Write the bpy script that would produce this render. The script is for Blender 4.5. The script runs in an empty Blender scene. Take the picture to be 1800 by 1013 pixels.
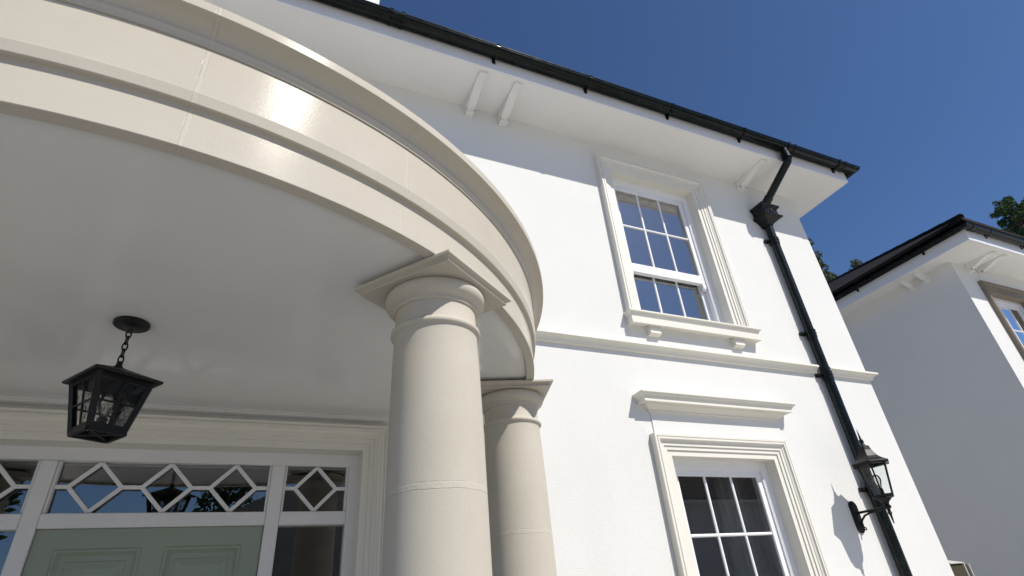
import bpy, math, random
from math import sin, cos, pi, radians, sqrt, atan2
from mathutils import Vector, Matrix

random.seed(7)
scene = bpy.context.scene
col = scene.collection
EYE = 1.6                                   # camera height; all z in the tables below are above the eye

# ------------------------------------------------------------------ camera
cam_d = bpy.data.cameras.new("camera")
cam = bpy.data.objects.new("camera", cam_d)
col.objects.link(cam)
R_ = Vector((0.914653, -0.39696, -0.076367))
F_ = Vector((0.377455, 0.771051, 0.512844))
U_ = R_.cross(F_)
cam.matrix_world = Matrix(((R_.x, U_.x, -F_.x, 0), (R_.y, U_.y, -F_.y, 0), (R_.z, U_.z, -F_.z, EYE), (0, 0, 0, 1)))
cam_d.sensor_width = 36.0
cam_d.lens = 968.15 / 1800 * 36
cam_d.clip_start = 0.05
cam_d.clip_end = 1000
scene.camera = cam

# ------------------------------------------------------------------ sky, sun, exposure
TOSUN = Vector((0.52, -1.0, 1.27 * 1.0)).normalized()
elev = math.asin(TOSUN.z)
azim = atan2(TOSUN.x, TOSUN.y)              # clockwise from +Y
world = bpy.data.worlds.new("World")
scene.world = world
world.use_nodes = True
nt = world.node_tree
nt.nodes.clear()
sky = nt.nodes.new("ShaderNodeTexSky")
sky.sky_type = 'NISHITA'
sky.sun_disc = False
sky.sun_elevation = elev
sky.sun_rotation = azim
sky.altitude = 1600
sky.air_density = 1.0
sky.dust_density = 2.0
sky.ozone_density = 10.0
bg = nt.nodes.new("ShaderNodeBackground")
bg.inputs[1].default_value = 0.08
wo = nt.nodes.new("ShaderNodeOutputWorld")
nt.links.new(sky.outputs[0], bg.inputs[0])
nt.links.new(bg.outputs[0], wo.inputs[0])

sd = bpy.data.lights.new("sun", 'SUN')
sd.energy = 3.65
sd.angle = radians(0.53)
sd.color = (1.0, 0.95, 0.865)
so = bpy.data.objects.new("sun", sd)
so.rotation_euler = (-TOSUN).to_track_quat('-Z', 'Y').to_euler()
so.location = (10, -20, 30)
col.objects.link(so)

scene.view_settings.view_transform = 'Standard'
scene.view_settings.look = 'None'
scene.view_settings.exposure = 0.5
scene.view_settings.gamma = 1.0

# ------------------------------------------------------------------ materials
def principled(name):
    m = bpy.data.materials.new(name)
    m.use_nodes = True
    n = m.node_tree
    return m, n, n.nodes["Principled BSDF"]

def mixc(n, fac, a, b):
    mx = n.nodes.new("ShaderNodeMix")
    mx.data_type = 'RGBA'
    for s, v in ((0, fac), (6, a), (7, b)):
        if hasattr(v, 'links') or isinstance(v, bpy.types.NodeSocket):
            n.links.new(v, mx.inputs[s])
        else:
            mx.inputs[s].default_value = v if s == 0 else (*v, 1)
    return mx.outputs[2]

def noise(n, scale, detail=4, rough=.55, coord='Object', stretch=None):
    tc = n.nodes.new("ShaderNodeTexCoord")
    src = tc.outputs[coord]
    if stretch:
        mp = n.nodes.new("ShaderNodeMapping")
        mp.inputs['Scale'].default_value = stretch
        n.links.new(src, mp.inputs[0])
        src = mp.outputs[0]
    t = n.nodes.new("ShaderNodeTexNoise")
    t.inputs['Scale'].default_value = scale
    t.inputs['Detail'].default_value = detail
    t.inputs['Roughness'].default_value = rough
    n.links.new(src, t.inputs['Vector'])
    return t.outputs['Fac']

def ramp(n, fac, a, b):
    r = n.nodes.new("ShaderNodeMapRange")
    r.inputs['From Min'].default_value = a
    r.inputs['From Max'].default_value = b
    n.links.new(fac, r.inputs['Value'])
    return r.outputs['Result']

def math_(n, op, a, b=None, c=None):
    m = n.nodes.new("ShaderNodeMath")
    m.operation = op
    for i, v in enumerate((a, b, c)):
        if v is None: continue
        if isinstance(v, bpy.types.NodeSocket): n.links.new(v, m.inputs[i])
        else: m.inputs[i].default_value = v
    return m.outputs[0]

def bump(n, b, h, strength, dist, normal=None):
    bp = n.nodes.new("ShaderNodeBump")
    bp.inputs['Strength'].default_value = strength
    bp.inputs['Distance'].default_value = dist
    n.links.new(h, bp.inputs['Height'])
    if normal is not None: n.links.new(normal, bp.inputs['Normal'])
    if b is not None: n.links.new(bp.outputs[0], b.inputs['Normal'])
    return bp.outputs[0]

def painted(name, c1, c2, rough, bscale=60, bstr=.15, bdist=.003, scale=1.5, spec=.5, stain=None, coord='Object'):
    m, n, b = principled(name)
    f = ramp(n, noise(n, scale, 6, .6, coord), .35, .65)
    c = mixc(n, f, c1, c2)
    if stain:
        s = ramp(n, noise(n, stain[0], 5, .65, coord, (1, 1, .18)), .58, .8)
        c = mixc(n, math_(n, 'MULTIPLY', s, stain[2]), c, stain[1])
    n.links.new(c, b.inputs['Base Color'])
    b.inputs['Roughness'].default_value = rough
    b.inputs['Specular IOR Level'].default_value = spec
    if bstr: bump(n, b, noise(n, bscale, 5, .6, coord), bstr, bdist)
    return m

M = {}
M['render'] = painted("white_render", (.70, .70, .68), (.67, .672, .655), .85, 130, .5, .005, 1.1, .25, (1.6, (.62, .62, .60), .4))
M['trim'] = painted("cream_trim_paint", (.715, .695, .63), (.685, .665, .60), .6, 60, 0, .002, 2.0, .4)
M['soffit'] = painted("white_soffit_paint", (.78, .775, .75), (.74, .735, .715), .6, 20, .08, .004, .9, .4)
M['ceiling'] = painted("white_ceiling_gloss", (.72, .72, .705), (.67, .67, .655), .13, 3, .03, .006, 1.2, .45)
M['upvc'] = painted("white_window_paint", (.80, .81, .83), (.78, .79, .81), .35, 60, .02, .001, 2, .5)
M['joinery'] = painted("off_white_joinery", (.72, .72, .725), (.68, .68, .685), .4, 60, .05, .001, 3, .5)
M['fascia'] = painted("white_fascia_paint", (.74, .75, .77), (.70, .71, .73), .4, 40, .03, .001, 2, .5)
M['sage'] = painted("sage_green_door_paint", (.285, .33, .26), (.265, .31, .245), .38, 60, .06, .001, 2, .5)
M['wood'] = painted("shade_dark_timber", (.060, .048, .028), (.035, .028, .017), .8, 30, .4, .004, 6, .3)  # timber colour darkened to carry the shade on the gate post
M['cap'] = painted("grey_cap_timber", (.50, .49, .45), (.40, .39, .36), .8, 30, .3, .004, 6, .3)
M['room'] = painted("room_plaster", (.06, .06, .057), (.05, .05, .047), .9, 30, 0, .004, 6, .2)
M['blind'] = painted("grey_blind_fabric", (.62, .60, .54), (.54, .52, .46), .9, 80, .2, .003, 8, .1)
M['curtain'] = painted("pale_curtain_fabric", (.70, .70, .66), (.60, .60, .56), .9, 80, .2, .003, 8, .1)
M['lead'] = painted("grey_lead", (.16, .165, .17), (.12, .125, .13), .55, 20, .2, .004, 3, .4)
M['stone_trim'] = painted("beige_stone_trim", (.25, .215, .165), (.21, .18, .14), .75, 90, .3, .003, 3, .3)

def metal(name, c, rough, coat=.0, spec=.3):
    m, n, b = principled(name)
    f = ramp(n, noise(n, 9, 5, .6), .4, .7)
    n.links.new(mixc(n, f, c, tuple(v * 1.6 + .003 for v in c)), b.inputs['Base Color'])
    r = n.nodes.new("ShaderNodeMapRange")
    r.inputs['To Min'].default_value = rough - .06
    r.inputs['To Max'].default_value = rough + .10
    n.links.new(noise(n, 23, 4), r.inputs['Value'])
    n.links.new(r.outputs[0], b.inputs['Roughness'])
    b.inputs['Coat Weight'].default_value = coat
    bump(n, b, noise(n, 40, 2), .02, .001)
    b.inputs['Specular IOR Level'].default_value = spec
    return m
M['gutter'] = metal("black_gutter_paint", (.003, .005, .0045), .2, 0, .16)
M['pipe'] = metal("black_pipe_paint", (.003, .0055, .0048), .26, 0, .26)
M['iron'] = metal("black_iron_paint", (.005, .0055, .0055), .45)
M['lantern'] = metal("black_lantern_enamel", (.005, .006, .006), .40, 0, .22)
M['brass'] = metal("dull_brass", (.25, .2, .1), .4)

def stone(name, joints=None, zjoint=None, c1=(.535, .50, .435), c2=(.47, .437, .37), rough=.5):
    """cast stone: fine grain, faint blotches; joints=(step,offset,radius) about local z, zjoint=list of local z"""
    m, n, b = principled(name)
    big = ramp(n, noise(n, 1.7, 6, .62), .34, .68)
    c = mixc(n, big, c1, c2)
    grain = noise(n, 260, 2, .7)
    c = mixc(n, math_(n, 'MULTIPLY', ramp(n, grain, .42, .75), .32), c, tuple(v * .72 for v in c2))
    spots = ramp(n, noise(n, 26, 3, .7), .66, .74)
    c = mixc(n, math_(n, 'MULTIPLY', spots, .16), c, (.42, .33, .22))
    fine = bump(n, None, grain, .16, .0016)
    fine = bump(n, None, noise(n, 45, 5, .65), .05, .003, fine)
    if joints or zjoint:
        tc = n.nodes.new("ShaderNodeTexCoord")
        sx = n.nodes.new("ShaderNodeSeparateXYZ")
        n.links.new(tc.outputs['Object'], sx.inputs[0])
        wob = math_(n, 'MULTIPLY', math_(n, 'SUBTRACT', noise(n, 30, 4, .7), .5), .005 if joints else .010)
        if joints:
            a = math_(n, 'MULTIPLY', math_(n, 'ARCTAN2', sx.outputs[1], sx.outputs[0]), 180 / pi)
            st, off, rad = joints
            k = math_(n, 'SUBTRACT', math_(n, 'FLOORED_MODULO', math_(n, 'SUBTRACT', a, off - st / 2), st), st / 2)
            d = math_(n, 'ABSOLUTE', math_(n, 'ADD', math_(n, 'MULTIPLY', k, rad * pi / 180), wob))
            w = .0045
        else:
            d = None
            for zj in zjoint:
                dz = math_(n, 'ABSOLUTE', math_(n, 'ADD', math_(n, 'SUBTRACT', sx.outputs[2], zj), wob))
                d = dz if d is None else math_(n, 'MINIMUM', d, dz)
            w = .0085
        # each cast block has its own tone
        blk = math_(n, 'FLOOR', math_(n, 'DIVIDE', math_(n, 'SUBTRACT', a, off), st)) if joints else math_(n, 'GREATER_THAN', sx.outputs[2], zjoint[0])
        wn = n.nodes.new("ShaderNodeTexWhiteNoise"); wn.noise_dimensions = '1D'
        n.links.new(math_(n, 'ADD', blk, 3.7), wn.inputs['W'])
        c = mixc(n, math_(n, 'MULTIPLY', wn.outputs['Value'], .4), c, (.47, .435, .38))
        mask = ramp(n, d, w + .0015, w)
        edge = ramp(n, math_(n, 'ABSOLUTE', math_(n, 'SUBTRACT', d, w + .001)), .0018, .0002)
        c = mixc(n, math_(n, 'MULTIPLY', mask, .35), c, (.54, .505, .44))
        ex = math_(n, 'MULTIPLY', edge, ramp(n, noise(n, 18, 3, .7), .42, .62))
        c = mixc(n, math_(n, 'MULTIPLY', ex, .3), c, (.25, .22, .18))
        hh = math_(n, 'SUBTRACT', math_(n, 'MULTIPLY', mask, math_(n, 'MULTIPLY', noise(n, 120, 3, .8), 1.6)), ex)
        fine = bump(n, None, hh, .35, .003, fine)
    n.links.new(c, b.inputs['Base Color'])
    n.links.new(fine, b.inputs['Normal'])
    b.inputs['Roughness'].default_value = rough
    b.inputs['Specular IOR Level'].default_value = .024
    return m
M['stone_ring'] = stone("cast_stone_entablature", joints=(18.0, -81.3, 1.98), rough=.175)
M['stone_col'] = stone("cast_stone_column", zjoint=(1.6 + .333, 0.75), rough=.5)
M['stone'] = stone("cast_stone_capital", rough=.55)

def glass(name, ior=2.0, tint=(.93, .96, .95)):
    m = bpy.data.materials.new(name)
    m.use_nodes = True
    n = m.node_tree
    n.nodes.clear()
    o = n.nodes.new("ShaderNodeOutputMaterial")
    t = n.nodes.new("ShaderNodeBsdfTransparent")
    t.inputs[0].default_value = (*tint, 1)
    g = n.nodes.new("ShaderNodeBsdfGlossy")
    g.inputs['Roughness'].default_value = 0.0
    fr = n.nodes.new("ShaderNodeFresnel")
    fr.inputs[0].default_value = ior
    mx = n.nodes.new("ShaderNodeMixShader")
    n.links.new(fr.outputs[0], mx.inputs[0])
    n.links.new(t.outputs[0], mx.inputs[1])
    n.links.new(g.outputs[0], mx.inputs[2])
    n.links.new(mx.outputs[0], o.inputs[0])
    return m
M['fan_glass'] = glass("fanlight_glass", 2.5, (.80, .84, .83))
M['glass_low'] = glass("lower_window_glass", 2.4, (.80, .84, .83))
M['glass'] = glass("window_glass", 6.0, (.84, .88, .87))
M['lamp_glass'] = glass("clear_lamp_glass", 1.45)

def rippled():
    m = glass("rippled_lantern_glass", 1.4, (.86, .90, .88))
    n = m.node_tree
    h = noise(n, 42, 3, .6, 'Object', (1, 1, .45))
    bp = n.nodes.new("ShaderNodeBump")
    bp.inputs['Strength'].default_value = .9
    bp.inputs['Distance'].default_value = .01
    n.links.new(h, bp.inputs['Height'])
    for nd in n.nodes:
        if nd.type in ('BSDF_GLOSSY', 'FRESNEL'): n.links.new(bp.outputs[0], nd.inputs['Normal'])
        if nd.type == 'BSDF_TRANSPARENT':
            c = mixc(n, ramp(n, noise(n, 34, 4, .75, 'Object', (1, 1, .6)), .55, .72), (.96, .97, .96), (.35, .38, .37))
            n.links.new(c, nd.inputs[0])
    return m
M['ripple'] = rippled()

def tiles(name, c1, c2, cw, ch):
    m, n, b = principled(name)
    tc = n.nodes.new("ShaderNodeTexCoord")
    br = n.nodes.new("ShaderNodeTexBrick")
    n.links.new(tc.outputs['UV'], br.inputs['Vector'])
    br.inputs['Color1'].default_value = (*c1, 1)
    br.inputs['Color2'].default_value = (*c2, 1)
    br.inputs['Mortar'].default_value = (.006, .006, .006, 1)
    br.inputs['Scale'].default_value = 1
    br.inputs['Mortar Size'].default_value = .012
    br.inputs['Brick Width'].default_value = cw
    br.inputs['Row Height'].default_value = ch
    f = ramp(n, noise(n, 3, 6, .65), .35, .7)
    n.links.new(mixc(n, math_(n, 'MULTIPLY', f, .5), br.outputs['Color'], tuple(v * .55 for v in c1)), b.inputs['Base Color'])
    b.inputs['Roughness'].default_value = .8
    b.inputs['Specular IOR Level'].default_value = .12
    bump(n, b, math_(n, 'SUBTRACT', 1.0, br.outputs['Fac']), .8, .02)
    return m
M['tiles'] = tiles("brown_roof_tiles", (.022, .017, .013), (.014, .011, .009), .28, .14)
M['tiles_far'] = tiles("grey_brown_roof_tiles", (.30, .26, .22), (.20, .17, .145), .42, .26)
M['slates'] = tiles("grey_slate_roof", (.075, .085, .10), (.055, .065, .075), .45, .22)

def leafmat(name, c1, c2):
    m, n, b = principled(name)
    geo = n.nodes.new("ShaderNodeNewGeometry")
    f = geo.outputs['Random Per Island']
    n.links.new(mixc(n, f, c1, c2), b.inputs['Base Color'])
    b.inputs['Roughness'].default_value = .6
    b.inputs['Specular IOR Level'].default_value = .3
    tr = n.nodes.new("ShaderNodeBsdfTranslucent")
    n.links.new(mixc(n, f, c2, c1), tr.inputs[0])
    mx = n.nodes.new("ShaderNodeMixShader")
    mx.inputs[0].default_value = .3
    n.links.new(b.outputs[0], mx.inputs[1])
    n.links.new(tr.outputs[0], mx.inputs[2])
    n.links.new(mx.outputs[0], n.nodes["Material Output"].inputs[0])
    return m
M['leaf_broad'] = leafmat("broad_leaf", (.022, .052, .022), (.055, .092, .03))
M['leaf_pine'] = leafmat("pine_needles", (.030, .055, .022), (.085, .095, .038))
M['bark'] = painted("bark", (.11, .085, .06), (.06, .047, .035), .9, 14, .8, .03, 3, .2)
M['ground'] = painted("pale_gravel", (.68, .645, .585), (.61, .58, .53), .95, 60, .6, .02, .7, .2)
M['bounce_dark'] = painted("added_dark_paving", (.15, .15, .148), (.12, .12, .118), .85, 40, .3, .006, 2.2, .3)  # dark tone set to cut light bounced up from the ground

# ------------------------------------------------------------------ mesh helper
class MB:
    def __init__(s):
        s.v, s.f, s.uv = [], [], None
    def pt(s, *p):
        s.v.append(tuple(p)); return len(s.v) - 1
    def quad(s, a, b, c, d):
        i = len(s.v); s.v += [tuple(a), tuple(b), tuple(c), tuple(d)]; s.f.append((i, i + 1, i + 2, i + 3))
    def poly(s, pts):
        i = len(s.v); s.v += [tuple(p) for p in pts]; s.f.append(tuple(range(i, i + len(pts))))
    def box(s, x0, x1, y0, y1, z0, z1):
        i = len(s.v)
        s.v += [(x, y, z) for z in (z0, z1) for y in (y0, y1) for x in (x0, x1)]
        s.f += [tuple(i + k for k in q) for q in ((0, 2, 3, 1), (4, 5, 7, 6), (0, 1, 5, 4), (2, 6, 7, 3), (0, 4, 6, 2), (1, 3, 7, 5))]
        return s
    def obox(s, c, ax, ay, az, hx, hy, hz):
        i = len(s.v); c, ax, ay, az = Vector(c), Vector(ax), Vector(ay), Vector(az)
        s.v += [tuple(c + ax * hx * x + ay * hy * y + az * hz * z) for z in (-1, 1) for y in (-1, 1) for x in (-1, 1)]
        s.f += [tuple(i + k for k in q) for q in ((0, 2, 3, 1), (4, 5, 7, 6), (0, 1, 5, 4), (2, 6, 7, 3), (0, 4, 6, 2), (1, 3, 7, 5))]
        return s
    def bar(s, p0, p1, w, d, up=(0, 0, 1)):
        p0, p1 = Vector(p0), Vector(p1); a = (p1 - p0); L = a.length; a.normalize()
        u = Vector(up); u = (u - a * u.dot(a)).normalized(); r = a.cross(u)
        return s.obox((p0 + p1) / 2, a, r, u, L / 2, w / 2, d / 2)
    def loft(s, loops, closed=True, capa=False, capb=False):
        base = []
        for lp in loops:
            base.append(len(s.v)); s.v += [tuple(p) for p in lp]
        n = len(loops[0])
        for k in range(len(loops) - 1):
            a, b = base[k], base[k + 1]
            for i in range(n if closed else n - 1):
                j = (i + 1) % n
                s.f.append((a + i, a + j, b + j, b + i))
        if capa: s.f.append(tuple(base[0] + i for i in reversed(range(n))))
        if capb: s.f.append(tuple(base[-1] + i for i in range(n)))
        return s
    def lathe(s, prof, n=32, c=(0, 0), capa=True, capb=True, rot=0.0, sc=1.0):
        loops = [[(c[0] + sc * r * cos(rot + 2 * pi * i / n), c[1] + sc * r * sin(rot + 2 * pi * i / n), z) for i in range(n)] for r, z in prof]
        return s.loft(loops, True, capa, capb)
    def tube(s, pts, r, n=12, caps=True):
        pts = [Vector(p) for p in pts]; loops = []
        prev = None
        for i, p in enumerate(pts):
            if i == 0: t = pts[1] - p
            elif i == len(pts) - 1: t = p - pts[i - 1]
            else: t = (pts[i + 1] - p).normalized() + (p - pts[i - 1]).normalized()
            t.normalize()
            if prev is None:
                a = Vector((0, 0, 1)) if abs(t.z) < .9 else Vector((1, 0, 0))
                u = (a - t * a.dot(t)).normalized()
            else:
                u = (prev - t * prev.dot(t)).normalized()
            prev = u
            w = t.cross(u)
            rr = r[i] if isinstance(r, (list, tuple)) else r
            k = 1.0
            if 0 < i < len(pts) - 1:
                k = 1 / max(.5, cos((pts[i + 1] - p).angle(p - pts[i - 1]) / 2))
            loops.append([tuple(p + (u * cos(2 * pi * j / n) + w * sin(2 * pi * j / n)) * rr) for j in range(n)])
        return s.loft(loops, True, caps, caps)
    def prism(s, prof, axis, a, b):
        """prof: list of 2D points, extruded along axis from a to b (x: (y,z), y: (x,z))"""
        f = (lambda q, t: (t, q[0], q[1])) if axis == 'x' else (lambda q, t: (q[0], t, q[1]))
        return s.loft([[f(q, a) for q in prof], [f(q, b) for q in prof]], True, True, True)
    def build(s, name, mat, parent=None, loc=None, smooth=None, kind=None, bevel=0):
        root = parent
        off = Vector((0, 0, 0))
        while root is not None:
            off += root.location; root = root.parent
        l = Vector(loc) if loc is not None else Vector((0, 0, 0))
        org = off + l
        me = bpy.data.meshes.new(name)
        me.from_pydata([(x - org.x, y - org.y, z - org.z) for x, y, z in s.v], [], s.f)
        if s.uv:
            ul = me.uv_layers.new(name="UVMap")
            for i, uv in enumerate(s.uv): ul.data[i].uv = uv
        me.update()
        import bmesh
        bm = bmesh.new(); bm.from_mesh(me)
        if not s.uv: bmesh.ops.remove_doubles(bm, verts=bm.verts, dist=1e-5)
        bmesh.ops.recalc_face_normals(bm, faces=bm.faces)
        if smooth:
            for f in bm.faces: f.smooth = True
            for e in bm.edges:
                if len(e.link_faces) == 2 and e.calc_face_angle(0) > radians(smooth): e.smooth = False
        bm.to_mesh(me); bm.free()
        me.materials.append(M[mat])
        o = bpy.data.objects.new(name, me)
        col.objects.link(o)
        o.location = l
        if parent is not None: o.parent = parent
        if kind: o['kind'] = kind
        if bevel:
            md = o.modifiers.new("edge", 'BEVEL'); md.width = bevel; md.segments = 2; md.limit_method = 'ANGLE'; md.angle_limit = radians(40)
        return o

def tag(o, label, cat, group=None):
    o['label'] = label; o['category'] = cat
    if group: o['group'] = group
    return o

def thing(name, label, cat, loc, group=None):
    o = bpy.data.objects.new(name, None)
    o.empty_display_size = .2
    col.objects.link(o)
    o.location = loc
    return tag(o, label, cat, group)

def Z(z): return z + EYE

# frame moulding round three or four sides of an opening, mitred; prof = [(outward d, y)]
def frame3(mb, x0, x1, z0, z1, prof, four=False):
    loops = []
    for d, y in prof:
        if four: loops.append([(x0 - d, y, z0 - d), (x0 - d, y, z1 + d), (x1 + d, y, z1 + d), (x1 + d, y, z0 - d)])
        else: loops.append([(x0 - d, y, z0), (x0 - d, y, z1 + d), (x1 + d, y, z1 + d), (x1 + d, y, z0)])
    mb.loft(loops, four)

# straight moulding with mitred returns at both ends; prof = [(projection, z)]
def returned(mb, x0, x1, wy, prof):
    mb.loft([[(x0 - p, wy, z), (x0 - p, wy - p, z), (x1 + p, wy - p, z), (x1 + p, wy, z)] for p, z in prof], False)
    mb.f.append(tuple(len(mb.v) - 4 + k for k in range(4)))
    n = len(prof) * 4
    b = len(mb.v) - n
    mb.f.append(tuple(b + k for k in range(4)))

def wall_holes(mb, x0, x1, z0, z1, holes, y0, y1):
    xs = sorted({x0, x1} | {h[0] for h in holes} | {h[1] for h in holes})
    zs = sorted({z0, z1} | {h[2] for h in holes} | {h[3] for h in holes})
    def inside(x, z): return any(h[0] < x < h[1] and h[2] < z < h[3] for h in holes)
    for i in range(len(xs) - 1):
        for k in range(len(zs) - 1):
            if inside((xs[i] + xs[i + 1]) / 2, (zs[k] + zs[k + 1]) / 2): continue
            for y in (y0, y1):
                mb.quad((xs[i], y, zs[k]), (xs[i + 1], y, zs[k]), (xs[i + 1], y, zs[k + 1]), (xs[i], y, zs[k + 1]))
    for a, b, c, d in holes:
        mb.quad((a, y0, c), (a, y1, c), (a, y1, d), (a, y0, d)); mb.quad((b, y0, c), (b, y1, c), (b, y1, d), (b, y0, d))
        mb.quad((a, y0, d), (b, y0, d), (b, y1, d), (a, y1, d)); mb.quad((a, y0, c), (b, y0, c), (b, y1, c), (a, y1, c))
    mb.quad((x0, y0, z1), (x1, y0, z1), (x1, y1, z1), (x0, y1, z1))

# ------------------------------------------------------------------ the ground
g = MB(); g.quad((-150, -150, 0), (150, -150, 0), (150, 150, 0), (-150, 150, 0)); g.build("ground", 'ground', kind='structure')
g = MB(); g.quad((-3.6, -1.6, .004), (2.3, -1.6, .004), (2.3, 3.2, .004), (-3.6, 3.2, .004)); g.build("path", 'bounce_dark', kind='structure')  # unseen paving, made dark to cut bounce onto the portico underside
g = MB(); g.quad((5.4, 1.0, .004), (8.85, 1.0, .004), (8.85, 16, .004), (5.4, 16, .004)); g.build("path", 'bounce_dark', kind='structure')  # unseen dark strip, added to dim the neighbour's side wall

# ------------------------------------------------------------------ the main house
WY = 3.20                       # facade plane
XC = 5.337                      # right-hand corner of the facade
XL = -7.2                       # left-hand corner, far outside the frame
BACK = 10.6
EAVE = Z(4.002)
house = thing("house", "white rendered two storey house with wide white eaves, behind the curved stone portico", "house", (0, WY, 0))

def wide(h, b=None): return (h[0] - .03, h[1] + .03, h[2], h[3] + .03)
UW = (2.729, 3.743, Z(2.04), Z(3.661))      # upper window opening
LW = (2.711, 3.708, Z(-0.95), Z(0.909))     # lower window opening
DOOR = (-1.326, .538, 0.0, Z(.874))
w = MB()
wall_holes(w, XL, XC, 0, EAVE + .02, [wide(UW), wide(LW), wide(DOOR)], WY, WY + .30)
w.quad((XC, WY, 0), (XC, BACK, 0), (XC, BACK, EAVE + .02), (XC, WY, EAVE + .02))
w.quad((XL, WY, 0), (XL, BACK, 0), (XL, BACK, EAVE + .02), (XL, WY, EAVE + .02))
w.quad((XL, BACK, 0), (XC, BACK, 0), (XC, BACK, EAVE + .02), (XL, BACK, EAVE + .02))
w.build("wall", 'render', house)

# soffit, fascia
FY, FX = 2.745, XC + .425
s_ = MB()
s_.box(XL - .43, FX - .022, FY + .022, WY, EAVE, EAVE + .015)
s_.box(XC, FX - .022, WY, BACK + .4, EAVE, EAVE + .015)
s_.build("soffit", 'soffit', house)
f_ = MB()
f_.box(XL - .43, FX, FY, FY + .022, EAVE - .004, EAVE + .19)
f_.box(FX - .022, FX, FY + .022, BACK + .4, EAVE - .004, EAVE + .19)
f_.build("fascia", 'fascia', house, bevel=.003)

def hip_roof(mb, x0, x1, y0, y1, z, pitch):
    t = math.tan(radians(pitch)); h = (y1 - y0) / 2; zr = z + h * t
    a, b, c, d = (x0, y0, z), (x1, y0, z), (x1, y1, z), (x0, y1, z)
    e, f = (x0 + h, (y0 + y1) / 2, zr), (x1 - h, (y0 + y1) / 2, zr)
    mb.uv = []
    sl = sqrt(1 + t * t)
    def face(pts, ux, uy, o):
        mb.poly(pts)
        for p in pts:
            q = Vector(p) - Vector(o)
            u = q.x * ux[0] + q.y * ux[1]; v = (q.x * uy[0] + q.y * uy[1]) * sl
            mb.uv.append((u, v))
    face([a, b, f, e], (1, 0), (0, 1), a); face([c, d, e, f], (1, 0), (0, -1), c)
    face([b, c, f], (0, 1), (-1, 0), b); face([d, a, e], (0, 1), (1, 0), d)
    # under-edge
    for p, q in ((a, b), (b, c), (c, d), (d, a)):
        mb.quad(p, q, (q[0], q[1], q[2] - .05), (p[0], p[1], p[2] - .05)); mb.uv += [(0, .05), (1, .05), (1, .1), (0, .1)]
    return zr

r_ = MB(); zr = hip_roof(r_, XL - .5, FX + .06, FY - .06, BACK + .5, EAVE + .17, 27)
roof = r_.build("roof", 'slates', house)
c_ = MB()
c_.box(-.75, .66, 4.9, 5.6, Z(4.6), Z(8.35)); c_.box(-.80, .71, 4.85, 5.65, Z(8.35), Z(8.47))
ch = c_.build("chimney", 'render', roof)
for px in (-.4, .3):
    c_ = MB(); c_.lathe([(.12, Z(8.47)), (.13, Z(8.5)), (.11, Z(8.55)), (.10, Z(8.8)), (.12, Z(8.83)), (.12, Z(8.87))], 16, (px, 5.25))
    c_.build("chimney_pot", 'stone_trim', roof, smooth=40)

# corbels under the eaves
def corbel_profile(y0, y1, ztop, dep=.06):
    """side profile (y,z): thin nose near the fascia, S curve deepening to a block against the wall"""
    L = y1 - y0
    low = []
    for i in range(25):
        t = i / 24
        u = max(0.0, min(1.0, (t - .34) / .62)); sm = u * u * (3 - 2 * u)
        d = .028 + dep * sm - .010 * sin(pi * min(1, t / .45)) * (1 if t < .45 else 0)
        low.append((y0 + t * (L - .05), ztop - d))
    d_end = ztop - low[-1][1]
    blk = [(y1 - .046, ztop - d_end + .016), (y1 - .058, ztop - d_end + .010), (y1 - .060, ztop - d_end - .040), (y1, ztop - d_end - .040)]
    return [(y0, ztop)] + low + blk + [(y1, ztop)]
for cx in (-2.3, -1.97, 1.285, 1.612, 4.50):
    k = MB(); k.prism(corbel_profile(2.79, WY, EAVE), 'x', cx - .036, cx + .036); k.build("corbel", 'soffit', house, smooth=35, bevel=.003)

# string course (cut for the downpipe)
SC = [(0, Z(1.778)), (.066, Z(1.774)), (.068, Z(1.756)), (.060, Z(1.754)), (.046, Z(1.747)), (.034, Z(1.737)), (.026, Z(1.724)), (.022, Z(1.712)), (.012, Z(1.708)), (0, Z(1.707))]
st = MB()
def run(x0, x1): st.loft([[(x0, WY - p, z), (x1, WY - p, z)] for p, z in SC], False)
run(1.38, 4.585)
for xe in (4.585, 4.735):
    st.poly([(xe, WY - p, z) for p, z in SC])
st.loft([[(4.735, WY - p, z), (XC + p, WY - p, z), (XC + p, BACK, z)] for p, z in SC], False)
st.build("string_course", 'trim', house, smooth=30)

st = MB(); run(XL, -2.55); st.build("string_course", 'trim', house, smooth=30)

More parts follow.
